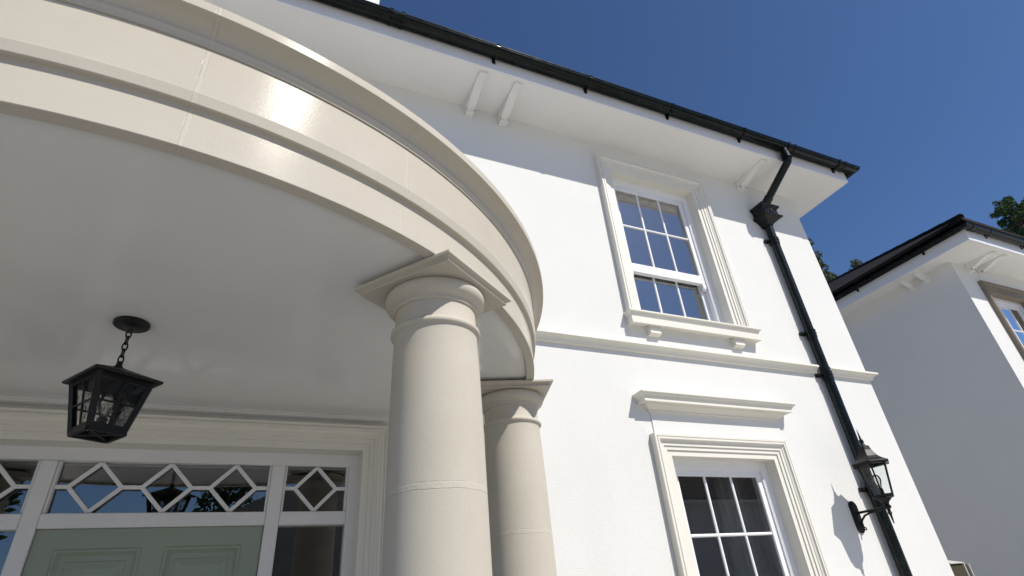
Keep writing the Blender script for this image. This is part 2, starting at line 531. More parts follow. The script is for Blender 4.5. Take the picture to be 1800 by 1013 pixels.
# ---- windows
def sash_mb(mb, x0, x1, z0, z1, y0, y1, stile, top, bot, cols, rows, bar=.022):
    mb.box(x0, x0 + stile, y0, y1, z0, z1); mb.box(x1 - stile, x1, y0, y1, z0, z1)
    mb.box(x0 + stile, x1 - stile, y0, y1, z1 - top, z1); mb.box(x0 + stile, x1 - stile, y0, y1, z0, z0 + bot)
    gx0, gx1, gz0, gz1 = x0 + stile, x1 - stile, z0 + bot, z1 - top
    ym = y0 + .006
    hb = []
    for i in range(1, rows):
        z = gz0 + (gz1 - gz0) * i / rows
        mb.prism([(ym + .024, z - bar / 2), (ym + .006, z - bar / 2), (ym, z - bar * .22), (ym, z + bar * .22), (ym + .006, z + bar / 2), (ym + .024, z + bar / 2)], 'x', gx0, gx1)
    for i in range(1, cols):
        x = gx0 + (gx1 - gx0) * i / cols
        zz = [gz0] + [gz0 + (gz1 - gz0) * j / rows for j in range(1, rows)] + [gz1]
        for j in range(rows):
            a = zz[j] + (bar / 2 if j else 0); b = zz[j + 1] - (bar / 2 if j < rows - 1 else 0)
            mb.loft([[(x - bar / 2, ym + .0235, z), (x - bar / 2, ym + .0065, z), (x - bar * .22, ym + .0005, z), (x + bar * .22, ym + .0005, z), (x + bar / 2, ym + .0065, z), (x + bar / 2, ym + .0235, z)] for z in (a, b)], True, True, True)
    return gx0, gx1, gz0, gz1

def arch_profile(wy, wd=.15, pr=.05):
    k = wd / .15
    y = lambda p: wy - p * pr / .05
    return [(0, wy + .09), (0, y(.014)), (.040 * k, y(.014)), (.0402 * k, y(.024)), (.068 * k, y(.024)), (.0682 * k, y(.033)), (.092 * k, y(.033)),
            (.0922 * k, y(.038)), (.100 * k, y(.041)), (.107 * k, y(.047)), (.110 * k, y(.056)), (.124 * k, y(.056)), (.1242 * k, y(.050)), (.130 * k, y(.050)), (.1302 * k, y(.056)), (.146 * k, y(.056)), (.150 * k, y(.052)), (.150 * k, wy)]

def window(parent, x0, x1, z0, z1, wy, meet, trim, sill=None, blind=0.0, curtain=None, brackets=(), low_rows=1, gmat='glass'):
    fy = wy + .087
    fr = MB(); fw = .058
    fr.box(x0 - .02, x0 + fw, fy, fy + .13, z0, z1); fr.box(x1 - fw, x1 + .02, fy, fy + .13, z0, z1)
    fr.box(x0 + fw, x1 - fw, fy, fy + .13, z1 - fw, z1 + .02); fr.box(x0 + fw, x1 - fw, fy, fy + .13, z0, z0 + .05)
    # stop bead
    fr.box(x0 + fw, x0 + fw + .010, fy + .004, fy + .016, z0 + .05, z1 - fw); fr.box(x1 - fw - .010, x1 - fw, fy + .004, fy + .016, z0 + .05, z1 - fw)
    fr.box(x0 + fw + .010, x1 - fw - .010, fy + .004, fy + .016, z1 - fw - .010, z1 - fw)
    win = fr.build("window", 'upvc', parent, bevel=.004)
    a, b = x0 + fw + .002, x1 - fw - .002
    us = MB(); u = sash_mb(us, a, b, meet - .045, z1 - fw - .002, fy + .018, fy + .058, .052, .05, .09, 3, 2)
    us.build("sash", 'upvc', win, bevel=.0035)
    for hx in (a + .026, b - .026):                         # sash horns under the meeting rail
        h = MB(); h.prism([(fy + .020, meet - .045), (fy + .016, meet - .07), (fy + .020, meet - .095), (fy + .034, meet - .115), (fy + .050, meet - .11), (fy + .056, meet - .045)], 'x', hx - .024, hx + .024)
        h.build("sash_horn", 'upvc', win, bevel=.004)
    ls = MB(); l = sash_mb(ls, a, b, z0 + .052, meet + .03, fy + .062, fy + .102, .052, .05, .075, 3, low_rows)
    ls.build("sash", 'upvc', win, bevel=.0035)
    gl = MB()
    gl.quad((u[0], fy + .036, u[2]), (u[1], fy + .036, u[2]), (u[1], fy + .036, u[3]), (u[0], fy + .036, u[3]))
    gl.quad((l[0], fy + .080, l[2]), (l[1], fy + .080, l[2]), (l[1], fy + .080, l[3]), (l[0], fy + .080, l[3]))
    gl.build("glass", gmat, win)
    ar = MB(); frame3(ar, x0, x1, z0, z1, arch_profile(wy)); ar.build("architrave", trim, win)
    # the dim room behind
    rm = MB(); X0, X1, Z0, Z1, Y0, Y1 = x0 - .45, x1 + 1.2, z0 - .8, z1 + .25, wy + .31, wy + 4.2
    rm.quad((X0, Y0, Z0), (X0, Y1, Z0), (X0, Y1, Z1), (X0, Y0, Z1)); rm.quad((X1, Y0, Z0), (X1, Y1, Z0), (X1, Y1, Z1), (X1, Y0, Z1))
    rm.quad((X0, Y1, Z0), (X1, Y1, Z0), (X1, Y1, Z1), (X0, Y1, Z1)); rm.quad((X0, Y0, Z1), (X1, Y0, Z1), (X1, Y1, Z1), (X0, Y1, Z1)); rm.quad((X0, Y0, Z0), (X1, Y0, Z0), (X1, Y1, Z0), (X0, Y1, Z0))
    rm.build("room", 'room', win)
    if blind:
        bl = MB(); ztop = z1 - .02; pr = []
        nf = 5
        for i in range(nf * 4 + 1):
            t = i / (nf * 4); pr.append((fy + .19 + .018 * abs(sin(pi * t * nf)), ztop - blind * t))
        bl.loft([[(x0 + .03, y, z), (x1 - .03, y, z)] for y, z in pr], False)
        bl.build("blind", 'blind', win, smooth=50)
    for curtain in (curtain or ()):
        cu = MB(); lo = []
        n = 46
        for z in (z0, z1 + .1):
            lo.append([(curtain[0] + (curtain[1] - curtain[0]) * i / n, fy + .24 + .03 * sin(i * 1.05) + .012 * sin(i * .41), z) for i in range(n + 1)])
        cu.loft(lo, False); cu.build("curtain", 'curtain', win, smooth=60)
    if sill:
        sx0, sx1, zt = sill
        si = MB()
        P = .097
        returned(si, sx0 + P, sx1 - P, wy, [(0, zt + .018), (P - .005, zt + .004), (P, zt), (P, zt - .012), (P - .012, zt - .016), (P - .022, zt - .030), (P - .028, zt - .048), (P - .020, zt - .052), (P - .020, zt - .108), (P - .03, zt - .112), (.035, zt - .100), (0, zt - .095)])
        si.build("sill", trim, win, smooth=25)
    for bx in brackets:
        br = MB(); zt = sill[2] - .108; y0 = wy - .052
        pr = [(wy, zt + .01), (y0, zt + .004), (y0, zt - .030)] + [(y0 + .012 - .018 * sin(t * pi / 2) * 1.0 + .012 * t, zt - .030 - .034 * t) for t in (.25, .5, .75, 1)] + [(y0 + .02, zt - .070), (wy, zt - .074)]
        br.prism(pr, 'x', bx - .054, bx + .054); br.build("sill_bracket", trim, win, smooth=40, bevel=.003)
    return win

window(house, *UW, WY, Z(2.63), 'trim', (2.548, 3.968, Z(2.052)), 0.60, ((3.50, 3.78),), (2.803, 3.706))
lw = window(house, *LW, WY, Z(-.055), 'trim', (2.54, 3.93, Z(-.93)), 0, ((2.72, 2.98), (3.36, 3.80)), (), 2, 'glass_low')

# frieze panel and hood mould over the lower window
fz = MB(); fz.box(2.606, 3.889, WY - .008, WY + .001, Z(1.055), Z(1.216)); fz.build("frieze_panel", 'render', house)
hd = MB()
H0, H1 = 2.606, 3.889
returned(hd, H0, H1, WY, [(0, Z(1.362)), (.125, Z(1.352)), (.130, Z(1.348)), (.130, Z(1.338)), (.124, Z(1.330)), (.116, Z(1.324)), (.108, Z(1.318)), (.104, Z(1.308)), (.098, Z(1.304)), (.098, Z(1.280)),
    (.092, Z(1.278)), (.060, Z(1.281)), (.057, Z(1.272)), (.052, Z(1.270)), (.045, Z(1.262)), (.034, Z(1.256)), (.026, Z(1.246)), (.022, Z(1.243)), (.022, Z(1.232)), (.012, Z(1.230)), (.009, Z(1.214)), (0, Z(1.214))])
hd.build("window_hood", 'trim', house, smooth=22)

# ---- entrance: architrave, frame with fanlight and sidelights, door
da = MB(); frame3(da, DOOR[0], DOOR[1], 0, DOOR[3], [(0, WY + .10)] + [(d * .90, y) for d, y in arch_profile(WY)[1:]]); da.build("door_architrave", 'trim', house)
DY = 3.300
df = MB()
x0, x1 = DOOR[0], DOOR[1]
T0, T1 = Z(.815), Z(.874)
df.box(x0 - .02, x1 + .02, DY, DY + .1, T1 - .06, T1 + .02)          # head
df.box(x0 - .02, x0 + .052, DY, DY + .1, 0, T1 - .06); df.box(x1 - .052, x1 + .02, DY, DY + .1, 0, T1 - .06)
for m0, m1 in ((-.937, -.869), (.080, .1475)):
    df.box(m0, m1, DY, DY + .1, 0, T1 - .06)
for a, b in ((x0 + .052, -.937), (-.869, .080), (.1475, x1 - .052)):
    df.box(a, b, DY + .002, DY + .1, Z(.508), Z(.574))
    # moulded beads round the fanlight glass
    for (p, q, r, s) in ((a, a + .012, Z(.574), T0), (b - .012, b, Z(.574), T0)): df.box(p, q, DY + .008, DY + .05, r, s)
for a, b in ((x0 + .052, -.937), (.1475, x1 - .052)): df.box(a, b, DY + .004, DY + .09, 0, .35)
door_frame = df.build("door_frame", 'joinery', house, bevel=.006)
def diamond(mb, cx, cz, hw, hh, y):
    pts = [(cx - hw, cz), (cx, cz + hh), (cx + hw, cz), (cx, cz - hh)]
    for i in range(4):
        a, b = pts[i], pts[(i + 1) % 4]
        mb.bar((a[0], y + .0006 * i, a[1]), (b[0], y + .0006 * i, b[1]), .0185, .017, (0, 1, 0))
CZ, HH = Z(.6945), .114
for nm, a, b, cxs in (("l", x0 + .064, -.949, (-1.115,)), ("c", -.857, .068, (-.697, -.396, -.095)), ("r", .1595, x1 - .064, (.316,))):
    gb = MB(); hw = .108
    prev = a
    for cx in cxs:
        diamond(gb, cx, CZ, hw, HH, DY + .028)
        gb.bar((prev, DY + .0262, CZ), (cx - hw, DY + .0262, CZ), .018, .0165, (0, 1, 0)); prev = cx + hw
    gb.bar((prev, DY + .0262, CZ), (b, DY + .0262, CZ), .018, .0165, (0, 1, 0))
    gb.build("glazing_bar", 'joinery', door_frame, bevel=.003)
    gl = MB(); ya, yb = DY + .052, DY + .052
    gl.quad((a - .012, ya, Z(.574)), (b + .012, yb, Z(.574)), (b + .012, yb - .0062, T0), (a - .012, ya - .0062, T0)); gl.build("fanlight_glass", 'fan_glass', door_frame)
for a, b in ((x0 + .052, -.937), (.1475, x1 - .052)):
    gl = MB(); gl.quad((a, DY + .052, .35), (b, DY + .052, .35), (b, DY + .041, Z(.508)), (a, DY + .041, Z(.508))); gl.build("sidelight_glass", 'fan_glass', door_frame)
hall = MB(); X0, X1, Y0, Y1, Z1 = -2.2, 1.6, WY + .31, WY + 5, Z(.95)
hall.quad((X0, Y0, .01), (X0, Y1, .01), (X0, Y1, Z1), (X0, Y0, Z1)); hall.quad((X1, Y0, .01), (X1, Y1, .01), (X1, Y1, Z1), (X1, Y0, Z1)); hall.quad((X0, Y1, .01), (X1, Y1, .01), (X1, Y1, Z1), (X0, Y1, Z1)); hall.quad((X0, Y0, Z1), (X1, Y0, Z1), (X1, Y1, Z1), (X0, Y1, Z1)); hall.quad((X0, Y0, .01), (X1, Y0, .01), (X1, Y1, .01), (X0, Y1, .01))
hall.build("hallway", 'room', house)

d_ = MB(); dx0, dx1, dt, dyf = -.866, .077, Z(.506), DY + .018
PX = [(-.779, -.438), (-.346, -.010)]
PZ = [(.22, .95), (1.10, Z(.422))]
holes = [(a, b, c, d) for a, b in PX for c, d in PZ]
wall_holes(d_, dx0, dx1, .02, dt, holes, dyf, dyf + .045)
for a, b, c, d in holes:                       # raised and fielded panels
    frm = [(0, dyf), (.006, dyf - .006), (.014, dyf - .006), (.022, dyf + .004), (.03, dyf + .012), (.052, dyf + .012), (.056, dyf + .009), (.085, dyf + .004)]
    lo = [[(a + q, y, c + q), (a + q, y, d - q), (b - q, y, d - q), (b - q, y, c + q)] for q, y in frm]
    d_.loft(lo, True, False, True)
door = d_.build("front_door", 'sage', house)
k = MB(); k.lathe([(.0, 0), (.022, 0), (.022, .006), (.010, .010), (.010, .03), (.026, .045), (.030, .058), (.022, .072), (0, .076)], 20, (0, 0), False, False)
k.v = [(.02 + x, dyf - z, 1.02 + y) for x, y, z in k.v]
k.build("door_knob", 'brass', door, smooth=40)
k = MB(); k.box(-.53, -.26, dyf - .008, dyf, .99, 1.05); k.build("letter_plate", 'brass', door, bevel=.004)

# ------------------------------------------------------------------ the portico
PC = (-.5821, 3.1322)
portico = thing("portico", "curved cream stone portico roof with stepped bands and a white ceiling, over the front door", "portico", (PC[0], PC[1], 0))
A0, A1 = radians(1.9), radians(-181.9)
NA = 220
prof = [(1.934, 1.095), (1.934, 1.045), (1.936, 1.043), (1.972, 1.043), (1.974, 1.045), (1.974, 1.1765), (1.976, 1.178), (1.990, 1.178), (1.992, 1.180), (1.9985, 1.212), (1.997, 1.2145), (1.997, 1.383)]
prof1 = [(1.94, 1.3845), (2.002, 1.3845), (2.003, 1.390), (2.0035, 1.396), (2.007, 1.4005), (2.0095, 1.406), (2.0095, 1.411), (2.0065, 1.4155), (2.0065, 1.421), (2.009, 1.430), (2.0145, 1.4385), (2.0225, 1.4455), (2.033, 1.4505), (2.0455, 1.4525), (2.0605, 1.453), (2.062, 1.4545), (2.062, 1.4865), (2.0595, 1.489), (1.90, 1.515)]
def ring(pf):
    mb = MB()
    mb.loft([[(PC[0] + r * cos(A0 + (A1 - A0) * i / NA), PC[1] + r * sin(A0 + (A1 - A0) * i / NA), Z(z)) for i in range(NA + 1)] for r, z in pf], False)
    return mb
ent = ring(prof).build("entablature", 'stone_ring', portico, smooth=30)
cor = ring(prof1).build("cornice", 'stone_ring', portico, smooth=38)
ce = MB()
def half(mb, r, z, up):
    mb.poly([(PC[0] + r * cos(A0 + (A1 - A0) * i / 90), min(WY, PC[1] + r * sin(A0 + (A1 - A0) * i / 90)), Z(z)) for i in range(91)])
half(ce, 1.935, 1.058, False); ce.build("ceiling", 'ceiling', portico)
cm = MB(); cm.loft([[(PC[0] - 1.93, WY - p, Z(z)), (PC[0] + 1.93, WY - p, Z(z))] for p, z in ((.060, 1.0575), (.060, 1.0555), (.054, 1.0535), (.048, 1.050), (.042, 1.0485), (.042, 1.045), (.030, 1.041), (.020, 1.038), (0, 1.038))], False)
cm.build("ceiling_moulding", 'ceiling', portico, smooth=30)
rf = MB(); half(rf, 1.92, 1.512, True); rf.build("flat_roof", 'lead', portico)

# columns
SHAFT = [(.205, 0), (.205, .16), (.200, .165), (.205, .185), (.205, .215), (.192, .235), (.176, .245), (.172, .26), (.160, .285), (.157, .32), (.1575, .8), (.1565, 1.25), (.1545, 1.7), (.151, 2.1), (.1465, 2.35), (.143, Z(.835)), (.1445, Z(.846)), (.149, Z(.849))]
CAP = [(.149, Z(.849)), (.1535, Z(.853)), (.1555, Z(.859)), (.1545, Z(.866)), (.150, Z(.871)), (.1425, Z(.873)), (.141, Z(.876)), (.1405, Z(.9395)), (.1465, Z(.9405)), (.148, Z(.943)), (.148, Z(.9535)), (.1495, Z(.9545)), (.162, Z(.961)), (.171, Z(.969)), (.1765, Z(.979)), (.1785, Z(.989)), (.177, Z(.999)), (.1715, Z(1.008)), (.163, Z(1.0125))]
def abacus(mb, ang):
    for_ = [(.190, 1.0115), (.190, 1.0165), (.186, 1.019), (.188, 1.024), (.199, 1.028), (.2045, 1.030), (.2045, 1.0415), (.202, 1.0425)]
    lo = []
    for h, z in for_:
        lo.append([(h * (sx * cos(ang) - sy * sin(ang)), h * (sx * sin(ang) + sy * cos(ang)), Z(z)) for sx, sy in ((1, 1), (-1, 1), (-1, -1), (1, -1))])
    mb.loft(lo, True, True, True)
def shift(mb, c): mb.v = [(x + c[0], y + c[1], z) for x, y, z in mb.v]
proto = None
cols = [((.510, 1.681), -53.2, "thick cream stone column in front of the porch, nearest and largest in view"),
        ((1.199, 2.598), -16.6, "slimmer looking stone column close to the white wall, half hidden behind the nearest column"),
        ((2 * PC[0] - .510, 1.681), -126.8, "stone column carrying the left front of the portico, outside the photo's left edge"),
        ((2 * PC[0] - 1.199, 2.598), -163.4, "stone column carrying the left end of the portico beside the wall, outside the photo")]
for c, ang, lab in cols:
    t = thing("column", lab, "column", (c[0], c[1], 0), "stone columns carrying the portico")
    b = MB(); b.lathe(SHAFT, 72, c, True, False)
    sh = b.build("shaft", 'stone_col', t, smooth=30)
    b = MB(); b.lathe(CAP, 72, c, False, True); b.build("capital", 'stone', t, smooth=38)
    b = MB(); abacus(b, radians(ang)); shift(b, c); b.build("abacus", 'stone', t, smooth=25, bevel=.002)

# ------------------------------------------------------------------ gutters and downpipe
def gutter(name, label, path, zt, out_r, brackets, unions, parent_loc, group):
    """path: list of (x,y) of the back of the gutter along the fascia, outward on the left of travel"""
    t = thing(name, label, "gutter", parent_loc, group)
    def offset(d):
        pts = [Vector((x, y, 0)) for x, y in path]; out = []
        for i, p in enumerate(pts):
            n = Vector((0, 0, 0)); cnt = []
            for a, b in ((i - 1, i), (i, i + 1)):
                if a >= 0 and b < len(pts):
                    e = (pts[b] - pts[a]).normalized(); cnt.append(Vector((e.y, -e.x, 0)))
            if len(cnt) == 2:
                m = (cnt[0] + cnt[1]).normalized(); k = 1 / m.dot(cnt[0]); n = m * k
            else: n = cnt[0]
            out.append(p + n * d)
        return out
    W = out_r * 2
    pf = []
    for i in range(19):
        a = pi * i / 18; pf.append((out_r - out_r * cos(a), zt - out_r * .86 * sin(a)))
    pf = [(0, zt + .01)] + pf + [(W + .005, zt + .001), (W + .006, zt + .007), (W - .001, zt + .009), (W - .005, zt + .002)]
    mb = MB(); mb.loft([[(*(q.xy), z) for q in offset(d)] for d, z in pf], False)
    mb.build("trough", 'gutter', t, smooth=40)
    P = [Vector((x, y, 0)) for x, y in path]
    def place(i, s):
        e = (P[i + 1] - P[i]); L = e.length; e.normalize(); return P[i] + e * s, e, Vector((e.y, -e.x, 0))
    for i, s in brackets:
        c, e, n = place(i, s)
        b = MB(); lo = []
        for k in range(19):
            a = pi * k / 18
            d = out_r - (out_r + .005) * cos(a); z = zt - (out_r * .86 + .005) * sin(a)
            lo.append((c + n * d, z))
        b.loft([[(*(q - e * .016).xy, z), (*(q + e * .016).xy, z)] for q, z in lo], False)
        q0 = c + n * .012; q1 = c + n * .03
        b.bar((*(c + n * .003).xy, zt - out_r * 1.35), (*(c + n * .003).xy, zt), .03, .005, tuple(n))
        b.bar((*(c + n * .004).xy, zt - out_r * 1.3), (*(c + n * out_r * .75).xy, zt - out_r * .86), .010, .012, tuple(n))
        b.bar((*(c + n * (W - .002)).xy, zt + .010), (*(c + n * (W + .010)).xy, zt + .004), .034, .006, (0, 0, 1))
        b.build("gutter_bracket", 'gutter', t)
    for i, s in unions:
        c, e, n = place(i, s)
        for off in (-.045, .045):
            b = MB(); lo = []
            for k in range(19):
                a = pi * k / 18
                lo.append((c + n * (out_r - (out_r + .007) * cos(a)) + e * off, zt - (out_r * .86 + .007) * sin(a)))
            lo.append((c + n * (W + .012) + e * off, zt + .014))
            b.loft([[(*(q - e * .012).xy, z), (*(q + e * .012).xy, z)] for q, z in lo], False)
            b.build("gutter_clip", 'gutter', t)
        b = MB(); lo = []
        for k in range(19):
            a = pi * k / 18
            lo.append((c + n * (out_r - (out_r + .004) * cos(a)), zt - (out_r * .86 + .004) * sin(a)))
        b.loft([[(*(q - e * .05).xy, z), (*(q + e * .05).xy, z)] for q, z in lo], False)
        b.build("gutter_union", 'gutter', t)
    return t
GT = EAVE + .152
x_ = lambda X: X - (XL - .43)
gutter("gutter", "long black half round gutter along the white eaves of the near house", [(XL - .43, FY - .001), (FX + .001, FY - .001), (FX + .001, BACK + .4)], GT, .061,
       [(0, x_(v)) for v in (-6.6, -5.6, -4.6, -3.6, -2.6, -1.6, -.65, 1.36, 2.27, 3.20, 4.13, 5.55)] + [(1, v) for v in (.4, 1.4, 2.4, 3.4, 4.4, 5.4, 6.4, 7.4)],
       [(0, x_(.50)), (0, x_(5.60)), (0, x_(4.80)), (0, x_(-2.1))], (FX, FY, EAVE), None)

dp = thing("downpipe", "black downpipe with hopper head and swan neck running down the white facade", "downpipe", (4.66, 3.145, 0))
PXc, PYc, PR = 4.660, 3.142, .042
b = MB(); b.tube([(PXc, PYc, .05), (PXc, PYc, Z(3.42))], PR, 24); b.build("pipe", 'pipe', dp, smooth=40)
def collar(z, lugs=True, sock=.07):
    b = MB()
    b.lathe([(PR + .001, z - sock), (PR + .005, z - sock), (PR + .005, z), (PR + .001, z)], 24, (PXc, PYc), False, False)
    for zz in (z, z - .030): b.lathe([(PR + .003, zz - .004), (PR + .009, zz - .003), (PR + .009, zz + .005), (PR + .003, zz + .006)], 24, (PXc, PYc), False, False)
    if lugs:
        for sx in (-1, 1):
            b.obox((PXc + sx * .062, WY - .012, z - .015), (1, 0, 0), (0, 1, 0), (0, 0, 1), .026, .012, .016)
            b.lathe([(0, 0), (.012, 0), (.012, .02), (0, .02)], 10, (0, 0)); n = 40
            for i in range(len(b.v) - 40, len(b.v)):
                x, y, zq = b.v[i]; b.v[i] = (PXc + sx * .066 + x, WY - .024 - zq, z - .015 + y)
    b.build("pipe_collar", 'pipe', dp, smooth=40)
for z in (Z(3.22), Z(2.13), Z(1.705), Z(.70), Z(-.4), Z(-1.2)): collar(z)
# hopper head
hp = MB()
def rect(hw, y0, z): return [(PXc - hw, WY - .004, z), (PXc - hw, y0, z), (PXc + hw, y0, z), (PXc + hw, WY - .004, z)]
def hop(hw, d, z): return rect(hw, WY - d, Z(z))
hp.loft([hop(.040, .090, 3.385), hop(.043, .095, 3.405), hop(.075, .125, 3.440), hop(.108, .155, 3.462), hop(.128, .175, 3.470), hop(.132, .178, 3.474), hop(.132, .178, 3.486), hop(.122, .168, 3.492), hop(.112, .158, 3.500),
         hop(.106, .152, 3.512), hop(.104, .150, 3.570), hop(.108, .154, 3.578), hop(.118, .164, 3.584), hop(.124, .170, 3.594), hop(.130, .176, 3.598), hop(.130, .176, 3.618), hop(.122, .168, 3.618), hop(.10, .146, 3.57)], True, True, True)
hopper = hp.build("hopper_head", 'pipe', dp, bevel=.002)
ro = MB()
for ang in range(5):
    a = ang * 2 * pi / 5 + .3
    ro.lathe([(.0, .0), (.010, .0), (.012, .005), (.007, .011), (0, .013)], 12, (.014 * cos(a), .014 * sin(a)), False, False)
ro.lathe([(.0, .0), (.009, .0), (.010, .008), (.005, .015), (0, .016)], 12, (0, 0), False, False)
ro.v = [(PXc + .012 + x, WY - .150 - z, Z(3.542) + y) for x, y, z in ro.v]
ro.build("rosette", 'pipe', hopper, smooth=50)
# swan neck
sn = MB()
ty = FY - .061
sn.tube([(4.715, ty, Z(4.10)), (4.715, ty, Z(3.965)), (4.712, ty + .012, Z(3.940)), (4.670, 3.085, Z(3.655)), (4.664, 3.10, Z(3.62)), (4.664, 3.10, Z(3.57))], .041, 20)
sn.build("swan_neck", 'pipe', dp, smooth=50)
sc = MB()
sc.lathe([(.042, Z(3.985)), (.048, Z(3.985)), (.048, Z(4.05)), (.042, Z(4.05))], 20, (4.715, ty), False, False)
sc.lathe([(.045, Z(3.98)), (.052, Z(3.981)), (.052, Z(3.993)), (.045, Z(3.994))], 20, (4.715, ty), False, False)
sc.build("pipe_collar", 'pipe', dp, smooth=40)
sc = MB()
v = Vector((4.670 - 4.712, 3.085 - ty - .012, 3.655 - 3.94)).normalized()
e = Vector((4.670, 3.085, Z(3.655)))
sc.tube([e - v * .085, e - v * .015], .047, 20)
sc.build("pipe_collar", 'pipe', dp, smooth=40)

# ------------------------------------------------------------------ wall lantern
wl = thing("wall_lantern", "black six sided lantern on a scrolled wall arm beside the downpipe", "lantern", (4.42, WY, Z(.3)))
LX, LY = 4.42, 2.915
def hexa(mb, prof, n=6, rot=radians(0), c=(LX, LY)): mb.lathe(prof, n, c, True, True, rot)
b = MB()
b.prism([(4.385 - .0, 0)], 'x', 0, 0) if False else None
pts = []
for i in range(13):
    a = pi * i / 12; pts.append((LX + .040 * cos(a), Z(.56) + .040 * sin(a)))
for i in range(13):
    a = pi + pi * i / 12; pts.append((LX + .040 * cos(a), Z(.40) + .040 * sin(a)))
b.loft([[(x, WY, z) for x, z in pts], [(x, WY - .012, z) for x, z in pts], [(LX + (x - LX) * .7, WY - .024, Z(.48) + (z - Z(.48)) * .85) for x, z in pts]], True, True, True)
b.build("wall_plate", 'lantern', wl, bevel=.002)
b = MB(); b.tube([(LX, WY - .02, Z(.505)), (LX, LY, Z(.505))], .0095, 12)
cv = [(LX, WY - .02, Z(.39)), (LX, WY - .028, Z(.425)), (LX, WY - .045, Z(.452)), (LX, WY - .08, Z(.478)), (LX, WY - .13, Z(.49)), (LX, LY + .03, Z(.494))]
b.tube(cv, .0075, 10)
b.tube([(LX, WY - .03, Z(.385)), (LX, WY - .048, Z(.378)), (LX, WY - .052, Z(.392)), (LX, WY - .042, Z(.398))], .005, 8)
b.build("arm", 'lantern', wl, smooth=50)
b = MB()
b.lathe([(.0, Z(.385)), (.004, Z(.392)), (.009, Z(.45)), (.016, Z(.462)), (.012, Z(.470)), (.012, Z(.49)), (.024, Z(.497)), (.026, Z(.512)), (.018, Z(.522)), (.022, Z(.535)), (.030, Z(.545)), (.040, Z(.552)), (.046, Z(.560)), (.056, Z(.566)), (.070, Z(.570)), (.071, Z(.582))], 24, (LX, LY), False, True)
b.build("base_finial", 'lantern', wl, smooth=40)
rb, rt, zb, zt_ = .074, .112, Z(.585), Z(.822)
b = MB()
RT = radians(33)
for i in range(6):
    a = RT + pi / 3 * i
    b.bar((LX + rb * cos(a), LY + rb * sin(a), zb - .002), (LX + rt * cos(a), LY + rt * sin(a), zt_ + .002), .011, .010, (cos(a), sin(a), 0))
for r, z0, z1 in ((rb, zb - .006, zb + .008), (rt, zt_ - .010, zt_ + .004)):
    b.lathe([(r - .012, z0), (r + .004, z0), (r + .004, z1), (r - .012, z1), (r - .012, z0)], 6, (LX, LY), False, False, RT)
b.build("frame", 'lantern', wl)
b = MB(); b.lathe([(rb - .003, zb), (rt - .003, zt_)], 6, (LX, LY), False, False, RT); b.build("glass", 'lamp_glass', wl)
b = MB()
cp = [(.143, Z(.812)), (.148, Z(.826)), (.146, Z(.830)), (.124, Z(.840)), (.100, Z(.856)), (.080, Z(.876)), (.064, Z(.900)), (.052, Z(.927)), (.045, Z(.953)), (.043, Z(.960)), (.034, Z(.963))]
b.lathe([(.10, Z(.818))] + cp, 6, (LX, LY), False, True, RT)
b.build("cap", 'lantern', wl, bevel=.002)
b = MB(); b.lathe([(.030, Z(.962)), (.017, Z(.972)), (.013, Z(.988)), (.018, Z(.993)), (.018, Z(.999)), (.012, Z(1.002)), (.016, Z(1.007)), (.016, Z(1.012)), (.009, Z(1.016)), (.007, Z(1.04)), (.0015, Z(1.10))], 20, (LX, LY), False, True)
b.build("finial", 'lantern', wl, smooth=40)
b = MB(); b.lathe([(.017, zb + .0), (.017, zb + .05), (.013, zb + .055)], 16, (LX, LY), True, True); b.build("lamp_holder", 'iron', wl, smooth=40)
M['bulb'] = glass("bulb_glass", 1.6, (.9, .9, .88))
b = MB(); b.lathe([(.012, zb + .056), (.018, zb + .075), (.028, zb + .105), (.030, zb + .125), (.024, zb + .145), (.010, zb + .156), (0, zb + .157)], 20, (LX, LY), False, False); b.build("bulb", 'bulb', wl, smooth=60)

# ------------------------------------------------------------------ hanging porch lantern
hl = thing("hanging_lantern", "black square lantern with rippled panes hanging on a chain from the porch ceiling", "lantern", (-.505, 2.228, Z(.63)))
HX, HY = -.505, 2.228
b = MB(); b.lathe([(.058, Z(1.058)), (.060, Z(1.056)), (.060, Z(1.047)), (.056, Z(1.043)), (.020, Z(1.041)), (.016, Z(1.038)), (.014, Z(1.030)), (.009, Z(1.024)), (.008, Z(1.018))], 36, (HX, HY), True, True)
b.build("ceiling_rose", 'iron', hl, smooth=35)
def link(mb, z, rot, h=.017, w=.0085, r=.0028):
    pts = []
    n = 16
    for i in range(n + 1):
        a = 2 * pi * i / n
        u = w * cos(a); q = h * sin(a)
        pts.append((HX + u * cos(rot), HY + u * sin(rot), z + q))
    mb.tube(pts, r, 8, False)
b = MB(); zz = 1.011; i = 0
while zz > .895:
    link(b, Z(zz), radians(35 + 90 * (i % 2))); zz -= .0255; i += 1
b.build("chain", 'iron', hl, smooth=60)
ROT = radians(34.5)
b = MB(); s2 = sqrt(2)
def sq(mb, prof, ca, cb): mb.lathe([(r * s2, z) for r, z in prof], 4, (HX, HY), ca, cb, ROT + pi / 4)
sq(b, [(.088, Z(.815)), (.110, Z(.8155)), (.112, Z(.820)), (.111, Z(.8245)), (.018, Z(.872)), (.016, Z(.874))], False, True)
b.lathe([(.020, Z(.870)), (.016, Z(.878)), (.010, Z(.886)), (.010, Z(.898)), (.004, Z(.902))], 16, (HX, HY), False, True)
b.build("roof", 'iron', hl)
ht, hb, zt2, zb2 = .092, .060, Z(.817), Z(.645)
def cpt(h, z, i):
    a = ROT + pi / 4 + pi / 2 * i; return Vector((HX + h * s2 * cos(a), HY + h * s2 * sin(a), z))
b = MB()
